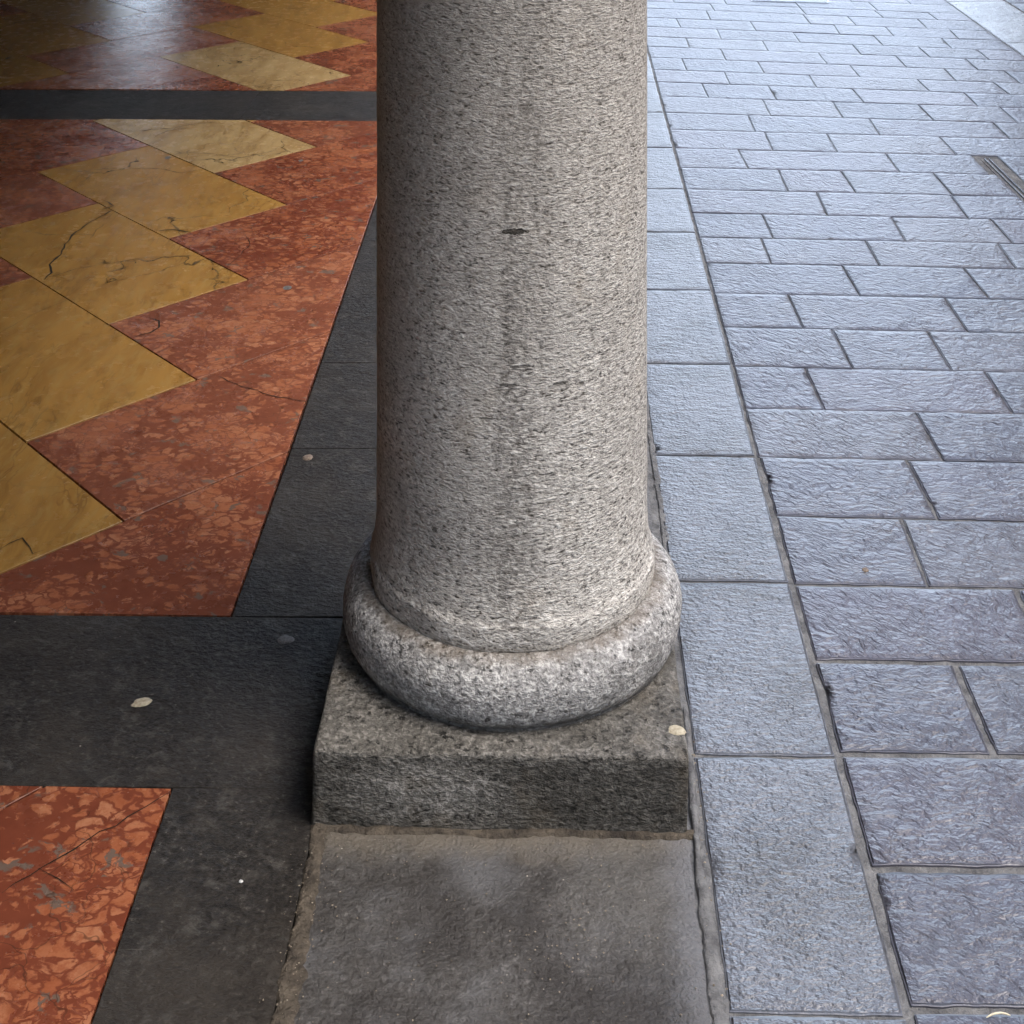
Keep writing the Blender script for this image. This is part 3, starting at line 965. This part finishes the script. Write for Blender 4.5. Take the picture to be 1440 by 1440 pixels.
# smooth strip along the far side of the paving, then the next paved lane
g = Geo()
y = -.4
while y < 12:
    l = .9
    block(g, [(XR + .008, y + .003), (2.545, y + .003), (2.545, y + l - .003), (XR + .008, y + l - .003)], 0, .04, .005, .002, .03, random.random(), .0008, .04, .0008)
    y += l
g.obj('edging_strip', M_STRIP, smooth=True, kind='structure')
g = Geo()
y, r = -.4, 0
while y < 12:
    x = 2.56
    while x < 6.6:
        w = random.uniform(.3, .5)
        block(g, [(x, y + .004), (min(x + w, 6.7) - .008, y + .004), (min(x + w, 6.7) - .008, y + .214), (x, y + .214)], random.uniform(-.001, .001), .06, .006, .002, .03, random.random(), .0012, .03)
        x += w
    y += .218
g.obj('far_pavement', M_SLATE, smooth=True, kind='structure')

# ------------------------------------------------------------------ slot drain
dr = thing('slot_drain', 'narrow steel slot drain between paving blocks at the right edge', 'drain', (DR0, DRY, 0))
def part_box(name, par, x0, x1, y0, y1, z0, z1, mat, bev=.0012):
    bm = bmesh.new()
    g_ = Geo()
    g_.box(x0, x1, y0, y1, z0, z1)
    me = mesh_from(name, g_.v, g_.f)
    bm.from_mesh(me)
    bmesh.ops.recalc_face_normals(bm, faces=bm.faces)
    bmesh.ops.bevel(bm, geom=bm.edges, offset=bev, segments=2, affect='EDGES')
    bm.to_mesh(me)
    bm.free()
    return link(name, me, mat, par)
LEN = -4.6
part_box('mortar_haunch', dr, -.003, .0092, LEN, -.006, -.02, -.0012, M_MORTAR, .002)
part_box('edge_rail', dr, .010, .0135, LEN, -.012, -.02, .0025, M_STEEL)
part_box('edge_rail', dr, .026, .0295, LEN, -.012, -.02, .0025, M_STEEL)
part_box('channel', dr, .0145, .025, LEN, -.014, -.02, -.011, M_HOLE, .0005)
part_box('mortar_haunch', dr, .031, .058, LEN, -.006, -.02, -.0015, M_MORTAR, .002)

# inspection cover: only its frame corner shows at the top of the picture
c0 = W(1150, 4)
CVR = -R(8)
cv = thing('manhole_cover', 'bright steel rimmed inspection cover let into the paving at the top edge', 'manhole cover', (c0.x, c0.y, 0))
cv.rotation_euler.z = CVR
part_box('frame', cv, -.34, .055, -.004, .004, -.02, .0030, M_STEEL)
part_box('frame', cv, .050, .058, .0045, .5, -.02, .0030, M_STEEL)
part_box('frame', cv, -.34, -.332, .0045, .5, -.02, .0030, M_STEEL)
part_box('lid', cv, -.328, .046, .008, .48, -.02, .0028, M_SLATE, .002)

# ------------------------------------------------------------------ small things lying about
def gum(name, label, px, py, z, rx, ry, h, mat, cat, seed, rot=0.0, pointed=False, hole=False, group=None):
    c = W(px, py, z)
    N, K = 40, 6
    vs, fs = [(0, 0, h)], []
    ca, sa = math.cos(rot), math.sin(rot)
    for k in range(1, K + 1):
        t = k / K
        for i in range(N):
            a = 2 * math.pi * i / N
            rr = 1 + .26 * n3(math.cos(a) * 1.3, math.sin(a) * 1.3, seed) + .10 * n3(math.cos(a) * 5, math.sin(a) * 5, seed)
            x, y = rx * t * rr * math.cos(a), ry * t * rr * math.sin(a)
            if pointed:
                y *= (1 - .45 * abs(math.cos(a)) ** 6)
            zz = h * (1 - t ** 5) + h * .25 * n3(x * 160, y * 160, seed) * (1 - t)
            if hole and t < .2:
                zz -= h * .7
            vs.append((x * ca - y * sa, x * sa + y * ca, zz if k < K else -.0006))
    for i in range(N):
        fs.append((0, 1 + i, 1 + (i + 1) % N))
    for k in range(K - 1):
        for i in range(N):
            a, b = 1 + k * N + i, 1 + k * N + (i + 1) % N
            fs.append((a, a + N, b + N, b))
    o = link(name, mesh_from(name, vs, fs, True), mat)
    o.location = c
    o['label'] = label
    o['category'] = cat
    if group:
        o['group'] = group
    return o
G_ = 'flattened gum spots trodden on the stone'
gum('gum_spot', 'cream flattened gum spot with a tiny dark dent on the dark band', 200, 987, .0004, .0165, .0105, .0014, M_GUM, 'gum spot', 1, .35, True, True, G_)
gum('gum_spot', 'pale round gum spot on top of the plinth near its right corner', 951, 1027, .106, .0135, .0115, .0012, M_GUM, 'gum spot', 5, 0, False, False, G_)
gum('gum_spot', 'faint grey gum spot on the dark stone left of the base ring', 401, 899, .0004, .014, .012, .0014, M_GUMGREY, 'gum spot', 9, 0, False, False, G_)
gum('gum_spot', 'small tan gum spot on the dark strip beside the red marble', 433, 643, .0004, .011, .012, .0016, M_GUMTAN, 'gum spot', 13, 0, False, False, G_)
gum('gum_spot', 'tiny pale spot on a slate paving block right of the column', 1217, 801, .0022, .006, .007, .0010, M_GUMTAN, 'gum spot', 17, 0, False, False, G_)
gum('paper_scrap', 'tiny white scrap on the dark strip below the cream gum spot', 339, 1239, .0006, .0030, .0022, .0010, M_CHIP, 'scrap', 21)

# straw in the lowest joint
def tube(name, pts, r, mat, seg=8):
    vs, fs = [], []
    n = len(pts)
    for i, p in enumerate(pts):
        t = (pts[min(i + 1, n - 1)] - pts[max(i - 1, 0)]).normalized()
        u = t.cross(Vector((0, 0, 1))).normalized()
        w = u.cross(t)
        rr = r * (.35 if i in (0, n - 1) else 1)
        for k in range(seg):
            a = 2 * math.pi * k / seg
            vs.append(p + (u * math.cos(a) + w * math.sin(a)) * rr)
    for i in range(n - 1):
        for k in range(seg):
            fs.append((i * seg + k, i * seg + (k + 1) % seg, (i + 1) * seg + (k + 1) % seg, (i + 1) * seg + k))
    fs += [tuple(range(seg)), tuple((n - 1) * seg + k for k in range(seg))]
    return mesh_from(name, vs, fs, True)
ctrl = [(1387, 1431), (1394, 1427), (1401, 1424.8), (1408, 1424.4), (1415, 1426), (1421, 1428)]
pts = [W(x, y, .004) for x, y in ctrl]
o = link('straw', tube('straw', [p - pts[0] for p in pts], .0012, M_STRAW), None)
o.data.materials.append(M_STRAW)
o.data.materials.pop(index=0) if len(o.data.materials) > 1 else None
o.location = pts[0]
o['label'] = 'short curved pale straw lying in the lowest paving joint at the right corner'
o['category'] = 'straw'

# loose grit swept along the slab edges
g = Geo()
def grain(x, y, z, s):
    vs = []
    for (a, b, c) in ((1, 0, 0), (-1, 0, 0), (0, 1, 0), (0, -1, 0), (0, 0, 1), (0, 0, -1)):
        k = s * random.uniform(.6, 1.3)
        vs.append((x + a * k, y + b * k, z + c * k * .7))
    g.add(vs, [(0, 2, 4), (2, 1, 4), (1, 3, 4), (3, 0, 4), (2, 0, 5), (1, 2, 5), (3, 1, 5), (0, 3, 5)], random.random())
for k in range(230):
    y = random.uniform(1.6, 2.08)
    if random.random() < .5:
        x = xL(y) + random.gauss(.002, .010)
    else:
        x = xL(y) + random.gauss(.022, .014)
    grain(x, y, .0015 + .0012, random.choice((.0006, .0008, .0010, .0016)))
for k in range(170):
    y = random.uniform(1.7, 2.08)
    grain(random.uniform(-.24, .23), y, .0008, random.uniform(.0006, .0016))
for k in range(60):
    p = W(random.gauss(815, 35), random.gauss(1330, 45))
    grain(p.x, p.y, .001, random.uniform(.0006, .0018))
for k in range(60):
    y = random.uniform(1.7, 2.3)
    grain(xS(y) + .02 + random.gauss(0, .008), y, .003, random.uniform(.0008, .0022))
g.obj('grit', M_GRIT, kind='stuff')

# ------------------------------------------------------------------ the buildings either side of the street
ar = thing('arcade_building', 'plastered building whose arcade roofs the marble floor', 'building', (-3, 6, 0))
def wbox(name, par, x0, x1, y0, y1, z0, z1, mat):
    g_ = Geo()
    lx, ly_, lz = par.location
    g_.box(x0 - lx, x1 - lx, y0 - ly_, y1 - ly_, z0 - lz, z1 - lz)
    return g_.obj(name, mat, par)
ROOF = 3.0
wbox('ceiling', ar, -4.2, .36, -9, 14.8, ROOF, ROOF + .3, M_VAULT)
wbox('upper_wall', ar, -.1, .36, -9, 14.8, ROOF + .3, 11, M_PLASTER)
wbox('rear_wall', ar, -4.2, -3.9, -9, 14.8, -.06, ROOF, M_VAULT)
wbox('rear_wall', ar, -4.2, -3.9, -9, 14.8, ROOF + .3, 11, M_PLASTER)
wbox('end_wall', ar, -3.36, -.1, 14.5, 14.8, -.06, ROOF, M_VAULT)
wbox('lintel', ar, -3.9, -3.36, 14.5, 14.8, 1.3, ROOF, M_VAULT)  # unseen, brought down low to shrink the opening's glow on the floor
wbox('shade_beam', ar, -.1, .40, -9, 14.8, 2.32, ROOF, M_PLASTER)  # unseen beam added low to shade the floor and upper shaft
wbox('roof', ar, -3.9, -.1, -9, 14.8, 10.7, 11, M_PLASTER)

op = thing('opposite_building', 'ochre plastered building with rows of windows across the street', 'building', (9, 8, 0))
wbox('wall', op, 7.0, 12, -14, 21, -.06, 7.5, M_PLASTER)
wbox('roof', op, 6.75, 12.2, -14.2, 21.2, 7.5, 7.8, M_FRAME)
for fl in range(2):
    for k in range(8):
        y = -12 + 4 * k
        fr = wbox('window', op, 6.94, 7.0, y - .65, y + .65, 1.1 + 3.2 * fl, 3.0 + 3.2 * fl, M_FRAME)
        g_ = Geo()
        lx, ly_, lz = op.location
        g_.box(6.925 - lx, 6.94 - lx, y - .5 - ly_, y + .5 - ly_, 1.25 + 3.2 * fl, 2.85 + 3.2 * fl)
        g_.obj('pane', M_GLASS, fr)

# ------------------------------------------------------------------ light
SUN_EL, SUN_AZ = R(56), R(66)          # azimuth: from behind the camera, towards the street side
d = Vector((math.sin(SUN_AZ) * math.cos(SUN_EL), -math.cos(SUN_AZ) * math.cos(SUN_EL), math.sin(SUN_EL)))
sun = bpy.data.lights.new('sun', 'SUN')
sun.energy = 1.1
sun.angle = R(40)
sun.color = (1.0, .95, .88)
so = bpy.data.objects.new('sun', sun)
so.rotation_euler = d.to_track_quat('Z', 'Y').to_euler()
C.objects.link(so)
ADDED_GLOW = 16.0
w = bpy.data.worlds.new('World')
sc.world = w
w.use_nodes = True
t = w.node_tree
sky = t.nodes.new('ShaderNodeTexSky')
sky.sky_type = 'NISHITA'
sky.sun_disc = False
sky.sun_elevation = SUN_EL
sky.sun_rotation = math.atan2(d.x, d.y)
sky.air_density = 1.0
sky.dust_density = 2.5
sky.ozone_density = 1.0
# bright cloudy patch added low in the sky ahead to give the paving sheen
def nd(ty, **kw):
    n_ = t.nodes.new(ty)
    for k_, v_ in kw.items():
        setattr(n_, k_, v_)
    return n_
def sm(v, a, b, c=0.0, e=1.0):
    n_ = nd('ShaderNodeMapRange')
    n_.interpolation_type = 'SMOOTHSTEP'
    t.links.new(v, n_.inputs[0])
    for i_, x_ in enumerate((a, b, c, e)):
        n_.inputs[i_ + 1].default_value = x_
    return n_.outputs[0]
def mul(a, b):
    n_ = nd('ShaderNodeMath', operation='MULTIPLY')
    t.links.new(a, n_.inputs[0])
    if isinstance(b, (int, float)):
        n_.inputs[1].default_value = b
    else:
        t.links.new(b, n_.inputs[1])
    return n_.outputs[0]
tc = nd('ShaderNodeTexCoord')
sx = nd('ShaderNodeSeparateXYZ')
t.links.new(tc.outputs['Generated'], sx.inputs[0])
cn = nd('ShaderNodeTexNoise')
t.links.new(tc.outputs['Generated'], cn.inputs['Vector'])
cn.inputs['Scale'].default_value = 3.5
cn.inputs['Detail'].default_value = 5
f_ = mul(mul(sm(sx.outputs[1], .35, .95), sm(sx.outputs[2], .52, .12)), sm(cn.outputs['Fac'], .3, .62, .35, 1.0))
cm = nd('ShaderNodeMix', data_type='RGBA', blend_type='ADD')
cm.inputs[0].default_value = 1
cs = nd('ShaderNodeVectorMath', operation='SCALE')
cs.inputs[0].default_value = (.68, .80, 1.0)
t.links.new(mul(f_, ADDED_GLOW), cs.inputs['Scale'])
t.links.new(sky.outputs[0], cm.inputs[6])
t.links.new(cs.outputs[0], cm.inputs[7])
t.links.new(cm.outputs[2], t.nodes['Background'].inputs['Color'])
t.nodes['Background'].inputs['Strength'].default_value = .12

# ------------------------------------------------------------------ camera
cam = bpy.data.cameras.new('camera')
cam.sensor_fit = 'HORIZONTAL'
cam.sensor_width = 36
cam.lens = FPX / 1440 * 36
cam.shift_y = -(720 - HOR) / 1440
cam.clip_start = .05
cam.clip_end = 2000
co = bpy.data.objects.new('camera', cam)
co.location = (0, 0, EYE)
co.rotation_euler = (R(90), 0, 0)
C.objects.link(co)
sc.camera = co
sc.cycles.use_adaptive_sampling = True
sc.cycles.adaptive_threshold = .03
sc.cycles.max_bounces = 6
sc.view_settings.view_transform = 'Standard'
sc.view_settings.look = 'None'
sc.view_settings.gamma = 1
sc.view_settings.exposure = 1.82
